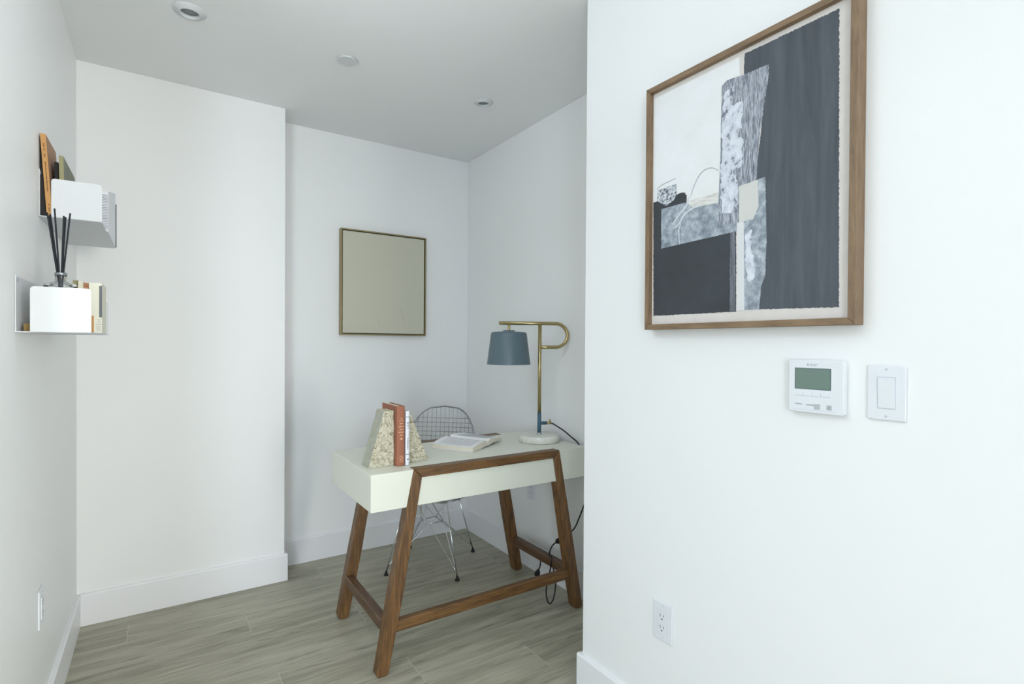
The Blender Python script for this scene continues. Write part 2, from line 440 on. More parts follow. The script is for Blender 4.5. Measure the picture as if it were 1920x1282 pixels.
# grid wires
bm = bmesh.new()
xs = [(-8+i)*.0262+.0131 for i in range(17)]
for x in [(-8+i)*.0265 for i in range(17)]:
    run = []
    for i in range(121):
        s = i/120
        if abs(x) < half_width(s): run.append(surf(s, x))
    if len(run) > 2: tube(bm, run, .0016, 6)
L_ = [0]
for a, b in zip(profs, profs[1:]): L_.append(L_[-1]+(b-a).length)
for k in range(1, 40):
    d = k*.0278
    if d > L_[-1]-.07: break
    i = next(j for j in range(NP) if L_[j] >= d); s = (i-1+(d-L_[i-1])/(L_[i]-L_[i-1]))/(NP-1)
    hw = half_width(s)
    tube(bm, [surf(s, -hw+2*hw*j/24) for j in range(25)], .0016, 6)
link('wire_grid', bm, M_chrome_dark, CH, smooth=True, world=False)
# base
sq = .065; zb = .245
dia = [Vector((0, sq, zb)), Vector((sq, 0, zb)), Vector((0, -sq, zb)), Vector((-sq, 0, zb))]
bm = bmesh.new()
for i in range(4): tube(bm, [dia[i], dia[(i+1) % 4]], .0042, 8)
link('cross_brace', bm, M_chrome, CH, smooth=True, world=False)
bm = bmesh.new()
for x in (-1, 1):
    tube(bm, [(x*.115, .12, .384), (x*.115, -.12, .382)], .005, 8)
    tube(bm, [(-.115, x*.12, .383), (.115, x*.12, .383)], .005, 8)
link('seat_mount', bm, M_chrome, CH, smooth=True, world=False)
for sx, sy in ((-1, 1), (1, 1), (1, -1), (-1, -1)):
    F_ = Vector((sx*.196, sy*.196, .016)); top = Vector((sx*.115, sy*.12, .384))
    bm = bmesh.new()
    tube(bm, [F_, F_.lerp(top, .5), top], .0042, 8)
    k1 = Vector((sx*sq, 0, zb)); k2 = Vector((0, sy*sq, zb))
    F2 = F_.lerp(top, .07)
    tube(bm, catmull([F2, k1.lerp(F2, .03)+Vector((0, 0, 0)), k1, Vector((sx*.03, -sy*.115, .384))], 6), .0028, 7)
    tube(bm, catmull([F2, k2.lerp(F2, .03), k2, Vector((-sx*.11, sy*.03, .384))], 6), .0028, 7)
    lg = link('leg', bm, M_chrome, CH, smooth=True, world=False)
    bm = bmesh.new(); lathe(bm, [(0, 0), (.012, 0), (.0125, .004), (.008, .009), (.0062, .020), (0, .022)], (F_.x, F_.y, .0), 20)
    link('foot_glide', bm, M_black, lg, smooth=True, world=False, label='black rubber foot')

# ------------------------------------------------------------------ table lamp
lc = Vector((1.594, 2.143, DZ1+.0005)); th = math.radians(-24); e = Vector((math.cos(th), math.sin(th), 0))
lamp = empty('table_lamp', lc, 'brass table lamp with slate blue shade on round marble base on the desk', 'lamp')
bm = bmesh.new(); lathe(bm, [(0, 0), (.099, 0), (.102, .003), (.102, .030), (.100, .0335), (.096, .035), (0, .035)], lc, 72)
smooth_by_angle(link('lamp_base', bm, M_marble, lamp), 50)
bm = bmesh.new(); lathe(bm, [(0, .035), (.013, .035), (.013, .040), (.009, .043), (.009, .052), (0, .052)], lc, 32); link('collar', bm, M_silver, lamp, smooth=True)
zt = 1.3535; r_ = .0090
def at(s, z): return Vector((lc.x+e.x*s, lc.y+e.y*s, z))
bm = bmesh.new()
tube(bm, [at(0, .905), at(0, zt)], r_, 20)
R_ = .0595
arc = [at(.083+R_*math.sin(a), zt-R_+R_*math.cos(a)) for a in [PI*i/20 for i in range(21)]]
tube(bm, [at(-.208, zt), at(0, zt), at(.04, zt)]+arc+[at(.04, zt-2*R_), at(0, zt-2*R_)], r_, 20)
tube(bm, [at(-.158, zt), at(-.158, 1.325), at(-.158, 1.300)], .0068, 16)
link('pole', bm, M_brass, lamp, smooth=True)
bm = bmesh.new()
tube(bm, [at(0, .806), at(0, .906)], .0100, 20); tube(bm, [at(0, .8525), at(.038, .8525)], .0086, 20)
link('lower_tube', bm, M_bluepipe, lamp, smooth=True, label='slate blue lower tube with side spout')
bm = bmesh.new(); tube(bm, [at(.036, .8525), at(.062, .8525)], .0074, 18); tube(bm, [at(.055, .860), at(.055, .872)], .0035, 10)
link('side_fitting', bm, M_brass, lamp, smooth=True)
sc = at(-.158, 0)
bm = bmesh.new()
lathe(bm, [(.0, 1.318), (.028, 1.318), (.029, 1.313), (.0295, 1.312), (.080, 1.309), (.0875, 1.304), (.0895, 1.298), (.1085, 1.150), (.1085, 1.148), (.1065, 1.148), (.0875, 1.298), (.078, 1.305), (0, 1.307)], (sc.x, sc.y, 0), 72)
sh = smooth_by_angle(link('lamp_shade', bm, M_blue, lamp), 30)
bm = bmesh.new(); lathe(bm, [(.1063, 1.1495), (.0872, 1.298), (.0777, 1.3045), (0, 1.3065)], (sc.x, sc.y, 0), 72)
link('shade_lining', bm, M_inner, sh, smooth=True, label='white inside of the shade')
bm = bmesh.new(); lathe(bm, [(0, 1.205), (.012, 1.208), (.024, 1.220), (.028, 1.235), (.022, 1.256), (.014, 1.272), (.014, 1.300), (0, 1.300)], (sc.x, sc.y, 0), 28)
link('bulb', bm, M_bulb, sh, smooth=True)
# the lamp's cord
O = Vector((0, 0, 1.25))
def kk(p, k): return O+(Vector(p)-O)*k
cord = [at(.060, .8525), at(.075, .845), (1.690, 2.07, .818), (1.704, 2.03, .792), (1.712, 1.99, .770), (1.716, 1.965, .735), (1.718, 1.935, .66), (1.718, 1.915, .58), (1.708, 1.922, .50), (1.702, 1.934, .455), (1.700, 1.955, .41), (1.698, 1.985, .352), (1.682, 2.01, .318), (1.664, 2.035, .29)]
cord_b = [(1.654, 2.068, .266), (1.640, 2.085, .245), (1.630, 2.096, .213), (1.624, 2.088, .197), kk((1.66, 2.118, .165), .972), kk((1.66, 2.135, .085), .965), kk((1.66, 2.155, .02), .955), kk((1.66, 2.163, -.027), .945), kk((1.66, 2.150, -.068), .938), kk((1.66, 2.125, -.070), .938), kk((1.66, 2.098, -.025), .945), kk((1.66, 2.085, .055), .962), kk((1.66, 2.105, .115), .975), (1.622, 2.075, .185), (1.632, 2.100, .199), (1.650, 2.12, .197), (1.656, 2.15, .160), (1.655, 2.18, .146), (1.655, 2.206, .140), (1.658, 2.210, .115), (1.660, 2.218, .085), (1.660, 2.232, .062)]
bm = bmesh.new()
tube(bm, catmull(cord, 7), .0034, 8); tube(bm, catmull(cord_b, 7), .0034, 8)
cd = link('power_cord', bm, M_black, lamp, smooth=True, label='black cord hanging off the desk')
bm = bmesh.new()
d0 = Vector((1.668, 2.028, .297)); d1 = Vector((1.652, 2.072, .262))
tube(bm, [d0, d0.lerp(d1, .15), d0.lerp(d1, .85), d1], [.008, .0135, .0135, .008], 10); link('cord_switch', bm, M_black, cd)
bm = bmesh.new()
tube(bm, [(1.660, 2.230, .066), (1.660, 2.236, .050), (1.660, 2.244, .036)], [.005, .014, .016], 10)
tube(bm, [(1.655, 2.241, .038), (1.655, 2.250, .022)], .0018, 6); tube(bm, [(1.665, 2.247, .038), (1.665, 2.256, .022)], .0018, 6)
link('plug', bm, M_black, cd)

# ------------------------------------------------------------------ bookends and books on the desk
def stone(name, pts_f, y0, y1, label, sawn_idx):
    bm = bmesh.new(); prism(bm, pts_f, 'Y', y0, y1)
    bm.faces.ensure_lookup_table()
    bmesh.ops.subdivide_edges(bm, edges=bm.edges[:], cuts=10, use_grid_fill=True)
    xmid = sum(p[0] for p in pts_f)/len(pts_f); rr = random.Random(3 if sawn_idx > 0 else 4)
    bm.normal_update()
    for v in bm.verts:
        if v.co.z > DZ1+.004:
            v.co += Vector((rr.uniform(-1, 1), rr.uniform(-1, 1), rr.uniform(-.6, .6)))*.0011
    for f in bm.faces:
        if abs(f.normal.y) < .4 and abs(f.normal.z) < .9: f.material_index = 1
    o = link(name, bm, [M_stone, M_stone_side]); o.location = (xmid, (y0+y1)/2, DZ1); o.data.transform(Matrix.Translation((-xmid, -(y0+y1)/2, -DZ1)))
    return tag(o, label, 'bookend', 'stone bookends on the desk')
Z0 = DZ1+.0008
stone('stone_bookend', [(.677, Z0), (.7795, Z0), (.7795, .981), (.740, .981)], 2.020, 2.105, 'wedge-shaped travertine bookend left of the terracotta book', 1)
stone('stone_bookend', [(.8385, Z0), (.9355, Z0), (.8560, .969), (.8385, .969)], 2.035, 2.110, 'wedge-shaped travertine bookend right of the thin white book', -1)

def marks(bm, rows, x0, x1, y, mi, r):
    """foil lettering like marks on a spine facing -Y; rows = [(z, height, frac0, frac1)]"""
    for z, h, a, b in rows:
        x = x0+(x1-x0)*a; xe = x0+(x1-x0)*b
        while x < xe:
            w = r.uniform(.0009, .0016)
            hh = h*r.choice((.6, .75, 1))
            box(bm, (x, y-.0003, z-hh/2), (min(x+w, xe), y+.0002, z+hh/2), mi)
            x += w+r.uniform(.0004, .0008)
def book_standing(name, x0, x1, y0, y1, z0, z1, cover, label, group, pages=M_page, cov=.0022):
    b = empty(name, ((x0+x1)/2, (y0+y1)/2, z0), label, 'book', group)
    bm = bmesh.new()
    n = 5
    # spine slightly rounded
    sp = [(x0, y0+.004)]+[(x0+(x1-x0)*i/n, y0+.004*(abs(2*i/n-1)**2.2)) for i in range(0, n+1)]+[(x1, y0+.004)]
    box(bm, (x0, y0+.004, z0), (x0+cov, y1, z1)); box(bm, (x1-cov, y0+.004, z0), (x1, y1, z1))
    poly = [(x0+(x1-x0)*i/n, y0+.004*(abs(2*i/n-1)**2.2)) for i in range(n+1)]+[(x1, y0+.0065), (x0, y0+.0065)]
    prism(bm, poly, 'Z', z0, z1)
    link('cover', bm, cover, b)
    bm = bmesh.new(); box(bm, (x0+cov, y0+.0066, z0+.004), (x1-cov, y1-.005, z1-.0045)); link('pages', bm, pages, b)
    return b
G1 = 'books between the stone bookends'
bk = book_standing('hardcover_book', .782, .8155, 1.992, 2.157, Z0, 1.000, M_terra, 'terracotta clothbound book with copper lettering between the stone bookends', G1)
bm = bmesh.new(); rr = random.Random(5)
marks(bm, [(.950, .004, .45, .8), (.942, .0045, .25, .9), (.931, .0055, .35, .8), (.919, .006, .2, .9), (.908, .0055, .3, .9), (.897, .006, .15, .9), (.885, .0055, .35, .8)], .784, .8135, 1.9918, 0, rr)
marks(bm, [(.801, .004, .4, .8), (.794, .004, .3, .9), (.787, .004, .35, .85), (.780, .003, .3, .9)], .784, .8135, 1.9918, 0, rr)
lathe(bm, [(0, -.005), (.0035, -.0035), (.005, 0), (.0035, .0035), (0, .005)], (.801, 1.9925, .870), 12)
link('spine_lettering', bm, M_foil, bk, label='copper foil lettering')
bk = book_standing('paperback_book', .819, .8355, 1.990, 2.118, Z0, .979, M_white_cover, 'thin white paperback with grey print between the stone bookends', G1, cov=.0008)
bm = bmesh.new(); rr = random.Random(9)
box(bm, (.820, 1.9893, .9555), (.8345, 1.992, .957)); box(bm, (.820, 1.9893, .806), (.8345, 1.992, .8075))
marks(bm, [(.934, .002, .1, .9), (.929, .002, .15, .85), (.922, .002, .1, .9), (.917, .002, .2, .8), (.910, .002, .1, .9)], .821, .834, 1.9897, 0, rr)
for k in range(16): box(bm, (.8255, 1.9893, .825+k*.003), (.8285, 1.9915, .825+k*.003+rr.uniform(.0012, .0022)))
box(bm, (.825, 1.9893, .784), (.830, 1.9915, .789))
link('spine_lettering', bm, M_navy, bk, label='small navy lettering')

# open book
sd = Vector((-.525, .851, 0)); wd = Vector((.851, .525, 0)); o0 = Vector((1.171, 2.074, 0))
ob = empty('open_book', (1.24, 2.24, DZ1), 'paperback lying open face up on the desk left of the lamp', 'book')
def ob_pt(w, l, z): p = o0+wd*w+sd*l; return (p.x, p.y, DZ1+z)
def page_block(bm, prof_top, prof_bot, l0, l1):
    pts = prof_top+prof_bot[::-1]
    hexa(bm, [ob_pt(w, l0, z) for w, z in pts], [ob_pt(w, l1, z) for w, z in pts])
Ltop = [(.0, .0205), (.03, .024), (.07, .029), (.105, .033), (.126, .0325), (.139, .027), (.1475, .0135)]
Lbot = [(.004, .0015), (.06, .0025), (.105, .006), (.130, .0075), (.1475, .006)]
bm = bmesh.new(); page_block(bm, Ltop, Lbot, 0, .215)
link('left_pages', bm, M_page, ob)
Rtop = [(.1495, .0135), (.157, .0265), (.169, .033), (.190, .0335), (.225, .030), (.262, .0265), (.298, .0225)]
Rbot = [(.1495, .006), (.165, .008), (.19, .0115), (.225, .013), (.262, .0125), (.300, .0115)]
bm = bmesh.new(); page_block(bm, Rtop, Rbot, 0, .215)
link('right_pages', bm, M_page, ob)
bm = bmesh.new()
cv = [(-.002, .0006), (.06, .0012), (.105, .0045), (.130, .006), (.1485, .0045), (.165, .0065), (.19, .010), (.225, .0115), (.262, .011), (.304, .010)]
pts = cv+[(w, z+.0010) for w, z in cv[::-1]]
hexa(bm, [ob_pt(w, -.001, z) for w, z in pts], [ob_pt(w, .217, z) for w, z in pts]); link('cover', bm, M_white_cover, ob)
def sheet(name, top, lift, curl, wbeg, wend):
    bm = bmesh.new(); n = len(top); K = 10
    g = []
    for j in range(K+1):
        l = .215*j/K
        g.append([bm.verts.new(ob_pt(w, l, z+lift+curl*((j/K)**6)*(1 if .02 < w < .14 or w > .16 else .3))) for w, z in top])
    for j in range(K):
        for i in range(n-1): bm.faces.new([g[j][i], g[j][i+1], g[j+1][i+1], g[j+1][i]])
    # printed lines
    me_m = [M_page_top, M_print]
    rr = random.Random(2)
    nl = 30
    for q in range(nl):
        l = .022+q*(.172/nl)
        ws = [wbeg+(wend-wbeg)*i/14*(1 if q % 7 != 6 else .6) for i in range(15)]
        def zz(w):
            for (a, za), (b, zb) in zip(top, top[1:]):
                if a <= w <= b: return za+(zb-za)*(w-a)/(b-a)
            return top[-1][1]
        for a, b in zip(ws, ws[1:]):
            vs = [bm.verts.new(ob_pt(w, ll, zz(w)+lift+curl*((l/.215)**6)+.0004)) for w, ll in ((a, l), (b, l), (b, l+.0013), (a, l+.0013))]
            bm.faces.new(vs).material_index = 1
    o = link(name, bm, me_m, ob)
    sol = o.modifiers.new('Solidify', 'SOLIDIFY'); sol.thickness = .0003
    return o
sheet('left_page', Ltop[:-1], .0005, .006, .018, .118)
sheet('right_page', Rtop[1:], .0005, .007, .178, .282)

# ------------------------------------------------------------------ wall shelves
def shelf(y0, z, label):
    s = empty('wall_shelf', (XL, y0+.28, z), label, 'shelf', 'white metal shelves on the left wall')
    L_, w, th = .56, .151, .0022
    bm = bmesh.new(); prism(bm, [(y0, z), (y0+L_, z), (y0+L_, z+.142), (y0, z+.142)], 'X', XL+.0004, XL+.0004+th); bp = link('back_plate', bm, M_white_metal, s, bevel=.0008)
    bm = bmesh.new(); box(bm, (XL+.0004, y0, z-.0005), (XL+w, y0+L_, z+th)); link('tray', bm, M_white_metal, s, bevel=.001)
    for ya in (y0, y0+L_-th):
        bm = bmesh.new(); prism(bm, rounded_rect(XL+.029, z, XL+w, z+.117, .009, 6, (0, 0, 1, 1)), 'Y', ya, ya+th); link('end_panel', bm, M_white_metal, s)
    for yy in (y0+.012, y0+L_-.012):
        bm = bmesh.new(); tube(bm, [(XL+th, yy, z+.132), (XL+th+.0025, yy, z+.132)], .0045, 14)
        link('screw', bm, M_grey_mark, bp, label='grey screw head')
    return s
zU, zL = 1.6245, 1.272
shelf(2.108, zU, 'upper white metal wall shelf holding the tall tan book')
shelf(1.790, zL, 'lower white metal wall shelf holding the reed diffuser')

def skew_book(name, label, group, x0, x1, lean, y0, y1, z0, h, cover, side, pages=M_page, printm=None, pr=None):
    """stands with spine to -Y, leaning: top shifted by lean in X"""
    b = empty(name, ((x0+x1)/2, (y0+y1)/2, z0), label, 'book', group)
    def P(x, z): return (x+lean*(z-z0)/h, z)
    c = .0022
    def slab(a, b_, ya, yb, za, zb, bm, mi=0): prism(bm, [P(a, za), P(b_, za), P(b_, zb), P(a, zb)], 'Y', ya, yb, mi)
    bm = bmesh.new(); slab(x0, x1, y0, y0+.003, z0, z0+h, bm); link('spine', bm, cover, b)
    bm = bmesh.new(); slab(x0, x0+c, y0+.003, y1, z0, z0+h, bm); slab(x1-c, x1, y0+.003, y1, z0, z0+h, bm); link('cover', bm, side, b)
    bm = bmesh.new(); slab(x0+c, x1-c, y0+.0035, y1-.003, z0+.003, z0+h-.004, bm); link('pages', bm, pages, b)
    if printm:
        bm = bmesh.new()
        for a0, a1, t0, t1 in pr:
            slab(x0+(x1-x0)*a0, x0+(x1-x0)*a1, y0-.0004, y0+.0005, z0+h*t0, z0+h*t1, bm)
        link('spine_lettering', bm, printm, b, label='small dark lettering')
    return b
GU = 'books on the upper wall shelf'
zt_ = zU+.0032
rr = random.Random(11)
pr = []
t = .30
while t < .66:
    w = rr.uniform(.006, .012); pr.append((.42, .62, t, t+w)); t += w+rr.uniform(.004, .007)
for t0, t1 in ((.06, .10), (.13, .15), (.80, .82), (.84, .88), (.72, .75)):
    t = t0
    while t < t1: pr.append((.40, .62, t, t+.007)); t += .012
bm = bmesh.new(); prism(bm, [(-.2990, zt_), (-.2850, zt_), (-.2978, zt_+.200), (-.2990, zt_+.205)], 'Y', 2.120, 2.29)  # plain black wedge filling the space left of the tan book
fo = link('black_wedge', bm, M_blackbook, loc=(-.292, 2.2, zt_)); tag(fo, 'black wedge between the wall and the tall tan book', 'black_wedge')
skew_book('hardcover_book', 'tall tan hardcover leaning to the wall on the upper shelf', GU, -.2835, -.2705, -.0155, 2.111, 2.30, zt_, .245, M_tan, M_tan_side, printm=M_tan_print, pr=pr)
skew_book('hardcover_book', 'black hardcover between the tan book and the olive book', GU, -.2675, -.2580, -.004, 2.150, 2.33, zt_, .176, M_blackbook, M_blackbook)
skew_book('hardcover_book', 'olive green hardcover behind the end panel of the upper shelf', GU, -.2555, -.2445, -.004, 2.140, 2.405, zt_, .195, M_olive_spine, M_olive)
# white slanted file
fl = empty('magazine_file', (-.167, 2.48, zt_), 'white upright file with fine ribs at the outer end of the upper shelf', 'file')
bm = bmesh.new()
th = .002
side = [(2.302, zt_), (2.658, zt_), (2.658, 1.842), (2.302, 1.768)]
prism(bm, side, 'X', -.1498, -.1478); prism(bm, side, 'X', -.1860, -.1840)
box(bm, (-.1840, 2.302, zt_), (-.1498, 2.658, zt_+th)); box(bm, (-.1840, 2.302, zt_), (-.1498, 2.304, 1.768))
link('file_body', bm, M_white_cover, fl)
bm = bmesh.new()
for k in range(22): box(bm, (-.1690, 2.3009, 1.640+k*.0054), (-.1490, 2.3020, 1.640+k*.0054+.0020))
link('ribs', bm, M_grey_mark, fl, label='fine grey horizontal stripes')
bm = bmesh.new(); box(bm, (-.1845, 2.6585, zt_), (-.1442, 2.6625, 1.800)); link('rear_strip', bm, M_slate, fl, label='dark strip at the rear')  # thin dark upright strip across the file's far end

# lower shelf
zt_ = zL+.0032
GL = 'books on the lower wall shelf'
Yq = 1.985
skew_book('hardcover_book', 'olive brown hardcover beside the reed diffuser bottle', GL, -.2120, -.2000, 0, Yq+.02, Yq+.19, zt_, .1535, M_olive_spine, M_gap)
skew_book('paperback_book', 'narrow cream paperback right of the olive brown book on the lower shelf', GL, -.1985, -.1860, 0, Yq+.01, Yq+.18, zt_, .1505, M_cream, M_cream)
skew_book('hardcover_book', 'rust orange hardcover showing above the lower shelf panel', GL, -.1850, -.1740, 0, Yq+.005, Yq+.16, zt_, .1465, M_orange, M_orange, printm=M_tan_print, pr=[(.1, .9, .93, .94), (.1, .9, .97, .975)])
bk = empty('paperback_book', (-.155, 2.06, zt_), 'cream paperback with slate stripe and tan block at the outer shelf end', 'book', GL)
bm = bmesh.new(); box(bm, (-.1730, Yq, zt_), (-.1425, Yq+.002, zt_+.147)); box(bm, (-.1730, Yq+.002, zt_), (-.1715, Yq+.15, zt_+.147)); box(bm, (-.1440, Yq+.002, zt_), (-.1425, Yq+.15, zt_+.147)); link('cover', bm, M_cream2, bk)
bm = bmesh.new(); box(bm, (-.1712, Yq+.0025, zt_+.002), (-.1442, Yq+.148, zt_+.145)); link('pages', bm, M_page, bk)
bm = bmesh.new(); box(bm, (-.1490, Yq-.0005, zt_+.046), (-.1423, Yq+.0005, zt_+.139)); link('slate_stripe', bm, M_slate, bk, label='slate grey stripe')
bm = bmesh.new(); box(bm, (-.1728, Yq-.0005, zt_), (-.1615, Yq+.0005, zt_+.050)); link('tan_block', bm, M_tan, bk, label='tan block')
bm = bmesh.new(); box(bm, (-.1575, Yq-.0004, zt_+.024), (-.1430, Yq+.0005, zt_+.0265))
for k in range(5): box(bm, (-.1560, Yq-.0004, zt_+.005+k*.0035), (-.1450, Yq+.0005, zt_+.0065+k*.0035))
for k in range(3): box(bm, (-.1530, Yq-.0004, zt_+.031+k*.0035), (-.1460, Yq+.0005, zt_+.0325+k*.0035))
link('spine_print', bm, M_lightgrey, bk)
# kraft boxes at the near end of the lower shelf
bm = bmesh.new(); box(bm, (-.2925, 1.835, zt_), (-.252, 1.93, zt_+.0195)); o = link('kraft_box', bm, M_kraft, loc=(-.27, 1.88, zt_), bevel=.001)
tag(o, 'small flat kraft box at the wall side of the lower shelf', 'box')
bm = bmesh.new(); box(bm, (-.283, 1.938, zt_), (-.262, 1.985, zt_+.040)); o = link('card_box', bm, M_kraft_light, loc=(-.272, 1.96, zt_), bevel=.001)
tag(o, 'pale card box standing behind the flat kraft box', 'box')

# reed diffuser
dc = Vector((-.2265, 1.905, zt_+.0003))
rd = empty('reed_diffuser', dc, 'clear glass reed diffuser with black reeds on the lower shelf', 'diffuser')
bm = bmesh.new()
outer = [(0, 0), (.034, 0), (.037, .003), (.037, .125), (.034, .131), (.018, .136), (.0125, .139), (.0120, .150), (.0130, .160), (.0130, .1625)]
inner = [(.0105, .1625), (.0100, .139), (.016, .132), (.034, .124), (.034, .006), (0, .006)]
lathe(bm, outer+inner, dc, 40); link('bottle', bm, M_glass, rd, smooth=True)
bm = bmesh.new(); lathe(bm, [(0, .0065), (.0335, .0065), (.0335, .09), (0, .09)], dc, 32); link('oil', bm, M_liquid, rd, smooth=True)
bm = bmesh.new(); lathe(bm, [(.0132, .1545), (.0140, .1545), (.0140, .1615), (.0132, .1615), (.0132, .1545)], dc, 32); link('neck_ring', bm, M_silver, rd, smooth=True)
topz = dc.z
for (bx, by, tx, ty, hz) in [(.004, 0, -.0285, .000, .324), (-.002, .004, -.0230, .004, .322), (-.001, -.004, -.0125, -.004, .336), (0, .002, .006, .002, .320), (.002, -.002, .0095, .0035, .318), (-.003, -.001, .0205, -.003, .328), (.001, .001, -.0262, .006, .318)]:
    p0 = dc+Vector((-bx*1.5-tx*.28, by, .008)); p1 = dc+Vector((tx, ty*1.5, hz))
    # pass inside the neck
    neck = dc+Vector((tx*.22, ty*.4, .150))
    p0 = neck+(neck-p1)*.80
    bm = bmesh.new(); tube(bm, [p0, p1], .0021, 8); link('reed', bm, M_stick, rd)

# ------------------------------------------------------------------ small canvas on the back wall
CV = empty('framed_canvas', (1.15, YB, 1.61), 'plain olive grey canvas in a thin bronze frame on the alcove back wall', 'picture')
x0, x1, z0, z1 = .880, 1.4185, 1.2965, 1.921; yf = 3.127; fw = .0075
bm = bmesh.new()
def ringf(bm, a0, b0, a1, b1, w, y0_, y1_):
    box(bm, (a0, y0_, b0), (a0+w, y1_, b1)); box(bm, (a1-w, y0_, b0), (a1, y1_, b1))
    box(bm, (a0+w, y0_, b0), (a1-w, y1_, b0+w)); box(bm, (a0+w, y0_, b1-w), (a1-w, y1_, b1))
ringf(bm, x0, z0, x1, z1, fw, yf, YB-.0005); link('frame', bm, M_bronze, CV)
bm = bmesh.new(); box(bm, (x0+fw, yf+.012, z0+fw), (x1-fw, YB-.002, z1-fw)); link('backing', bm, M_gap, CV, label='dark gap around the canvas')
bm = bmesh.new(); box(bm, (x0+fw+.005, yf+.003, z0+fw+.005), (x1-fw-.005, yf+.0119, z1-fw-.005)); link('canvas', bm, M_canvas, CV, bevel=.001)
bm = bmesh.new()
def cl(pts): tube(bm, [(x, yf+.0028, z) for x, z in pts], .0011, 6)
cl([(1.10, 1.41), (1.104, 1.39), (1.112, 1.365), (1.12, 1.36)]); link('brush_line', bm, M_canvas_line, CV)
bm = bmesh.new(); cl([(1.245, 1.47), (1.25, 1.455), (1.262, 1.42), (1.27, 1.39), (1.275, 1.365)]); 
link('brush_line', bm, M_canvas_line, CV)

# ------------------------------------------------------------------ large abstract picture on the right wall
P = empty('framed_abstract_picture', (XR, .8315, 1.66), 'large abstract charcoal and white picture in a walnut frame on the near right wall', 'picture')
fy0, fy1, fz0, fz1, fxf = .5345, 1.1205, 1.2955, 2.0200, 1.2285
w = .0155
def mitre(name, a, b, c, d, m):
    bm = bmesh.new(); prism(bm, [a, b, c, d], 'X', fxf, XR-.0006); link(name, bm, m, P, bevel=.0012)
g = .0003
mitre('frame_rail', (fy0+g, fz0), (fy1-g, fz0), (fy1-w-g, fz0+w), (fy0+w+g, fz0+w), M_frame_h)
mitre('frame_rail', (fy0+g, fz1), (fy0+w+g, fz1-w), (fy1-w-g, fz1-w), (fy1-g, fz1), M_frame_h)
mitre('frame_stile', (fy0, fz0+g), (fy0+w, fz0+w+g), (fy0+w, fz1-w-g), (fy0, fz1-g), M_frame_v)
mitre('frame_stile', (fy1, fz0+g), (fy1, fz1-g), (fy1-w, fz1-w-g), (fy1-w, fz0+w+g), M_frame_v)
XP = 1.2435
M_paper = mat('rag_paper', (222, 216, 210), .85, noise=.03, nscale=40)
bm = bmesh.new(); box(bm, (XP, fy0+w, fz0+w), (XR-.001, fy1-w, fz1-w)); link('mount_paper', bm, M_paper, P)
art = {
 'white': [(1.103, 1.991), (0.821, 1.992), (0.819, 1.944), (0.856, 1.947), (0.871, 1.937), (0.874, 1.627), (0.974, 1.63), (0.981, 1.674), (1.102, 1.679)],
 'dark': [(0.806, 1.993), (0.58, 1.990), (0.574, 1.335), (0.76, 1.34), (0.755, 1.395), (0.744, 1.428), (0.742, 1.509), (0.747, 1.665), (0.772, 1.663), (0.767, 1.712), (0.754, 1.831), (0.742, 1.905), (0.741, 1.938), (0.807, 1.939)],
 'woven': [(0.871, 1.937), (0.856, 1.946), (0.805, 1.94), (0.743, 1.939), (0.741, 1.913), (0.754, 1.831), (0.766, 1.749), (0.769, 1.665), (0.817, 1.658), (0.818, 1.566), (0.874, 1.567), (0.878, 1.63), (0.873, 1.742)],
 'blotch': [(0.859, 1.92), (0.831, 1.926), (0.842, 1.873), (0.81, 1.874), (0.811, 1.807), (0.823, 1.786), (0.808, 1.776), (0.809, 1.711), (0.834, 1.704), (0.819, 1.665), (0.819, 1.593), (0.868, 1.6), (0.873, 1.686), (0.866, 1.769), (0.871, 1.862)],
 'strip': [(0.817, 1.658), (0.747, 1.665), (0.742, 1.509), (0.744, 1.428), (0.755, 1.395), (0.76, 1.34), (0.799, 1.34), (0.803, 1.565), (0.816, 1.565)],
 'cream': [(0.817, 1.659), (0.766, 1.663), (0.763, 1.596), (0.778, 1.567), (0.816, 1.566)],
 'blotch2': [(0.798, 1.531), (0.779, 1.542), (0.782, 1.502), (0.774, 1.461), (0.772, 1.42), (0.789, 1.409), (0.798, 1.45)],
 'sliver': [(0.822, 1.566), (0.803, 1.566), (0.799, 1.34), (0.82, 1.338)],
 'streak': [(0.842, 1.544), (0.827, 1.545), (0.824, 1.339), (0.841, 1.338)],
 'darkL': [(1.102, 1.679), (1.015, 1.68), (0.989, 1.682), (0.981, 1.674), (0.981, 1.651), (1.071, 1.652), (1.07, 1.536), (0.842, 1.544), (0.825, 1.544), (0.823, 1.337), (1.098, 1.337)],
 'horiz': [(1.071, 1.653), (0.981, 1.654), (0.959, 1.633), (0.876, 1.63), (0.874, 1.567), (0.822, 1.566), (0.822, 1.544), (0.847, 1.544), (1.07, 1.536)],
 'speck': [(1.084, 1.712), (1.017, 1.714), (1.015, 1.683), (1.026, 1.669), (1.055, 1.659), (1.088, 1.681)],
 'base': [(0.981, 1.656), (0.876, 1.658), (0.874, 1.627), (0.974, 1.63)],
}
A_white = ramp_mat('chalk_white_paint', [(.3, (232, 232, 228)), (.6, (242, 244, 246)), (.8, (240, 238, 232))], 3, rough=.7)
A_dark = ramp_mat('charcoal_paint', [(.25, (66, 71, 77)), (.5, (80, 86, 93)), (.8, (98, 104, 111))], 6, (1, 5, .5), .7, distort=.4)
A_darkL = ramp_mat('deep_charcoal_paint', [(.3, (54, 58, 62)), (.7, (66, 71, 76))], 8, rough=.75)
A_woven = ramp_mat('woven_grey', [(.35, (96, 102, 114)), (.5, (150, 156, 166)), (.62, (196, 200, 210))], 60, (1, 7, .7), .8, detail=4)
A_blotch = ramp_mat('scumbled_white', [(.38, (120, 126, 138)), (.44, (205, 210, 220)), (.6, (226, 230, 238))], 45, (1, 1, .8), .8, detail=6)
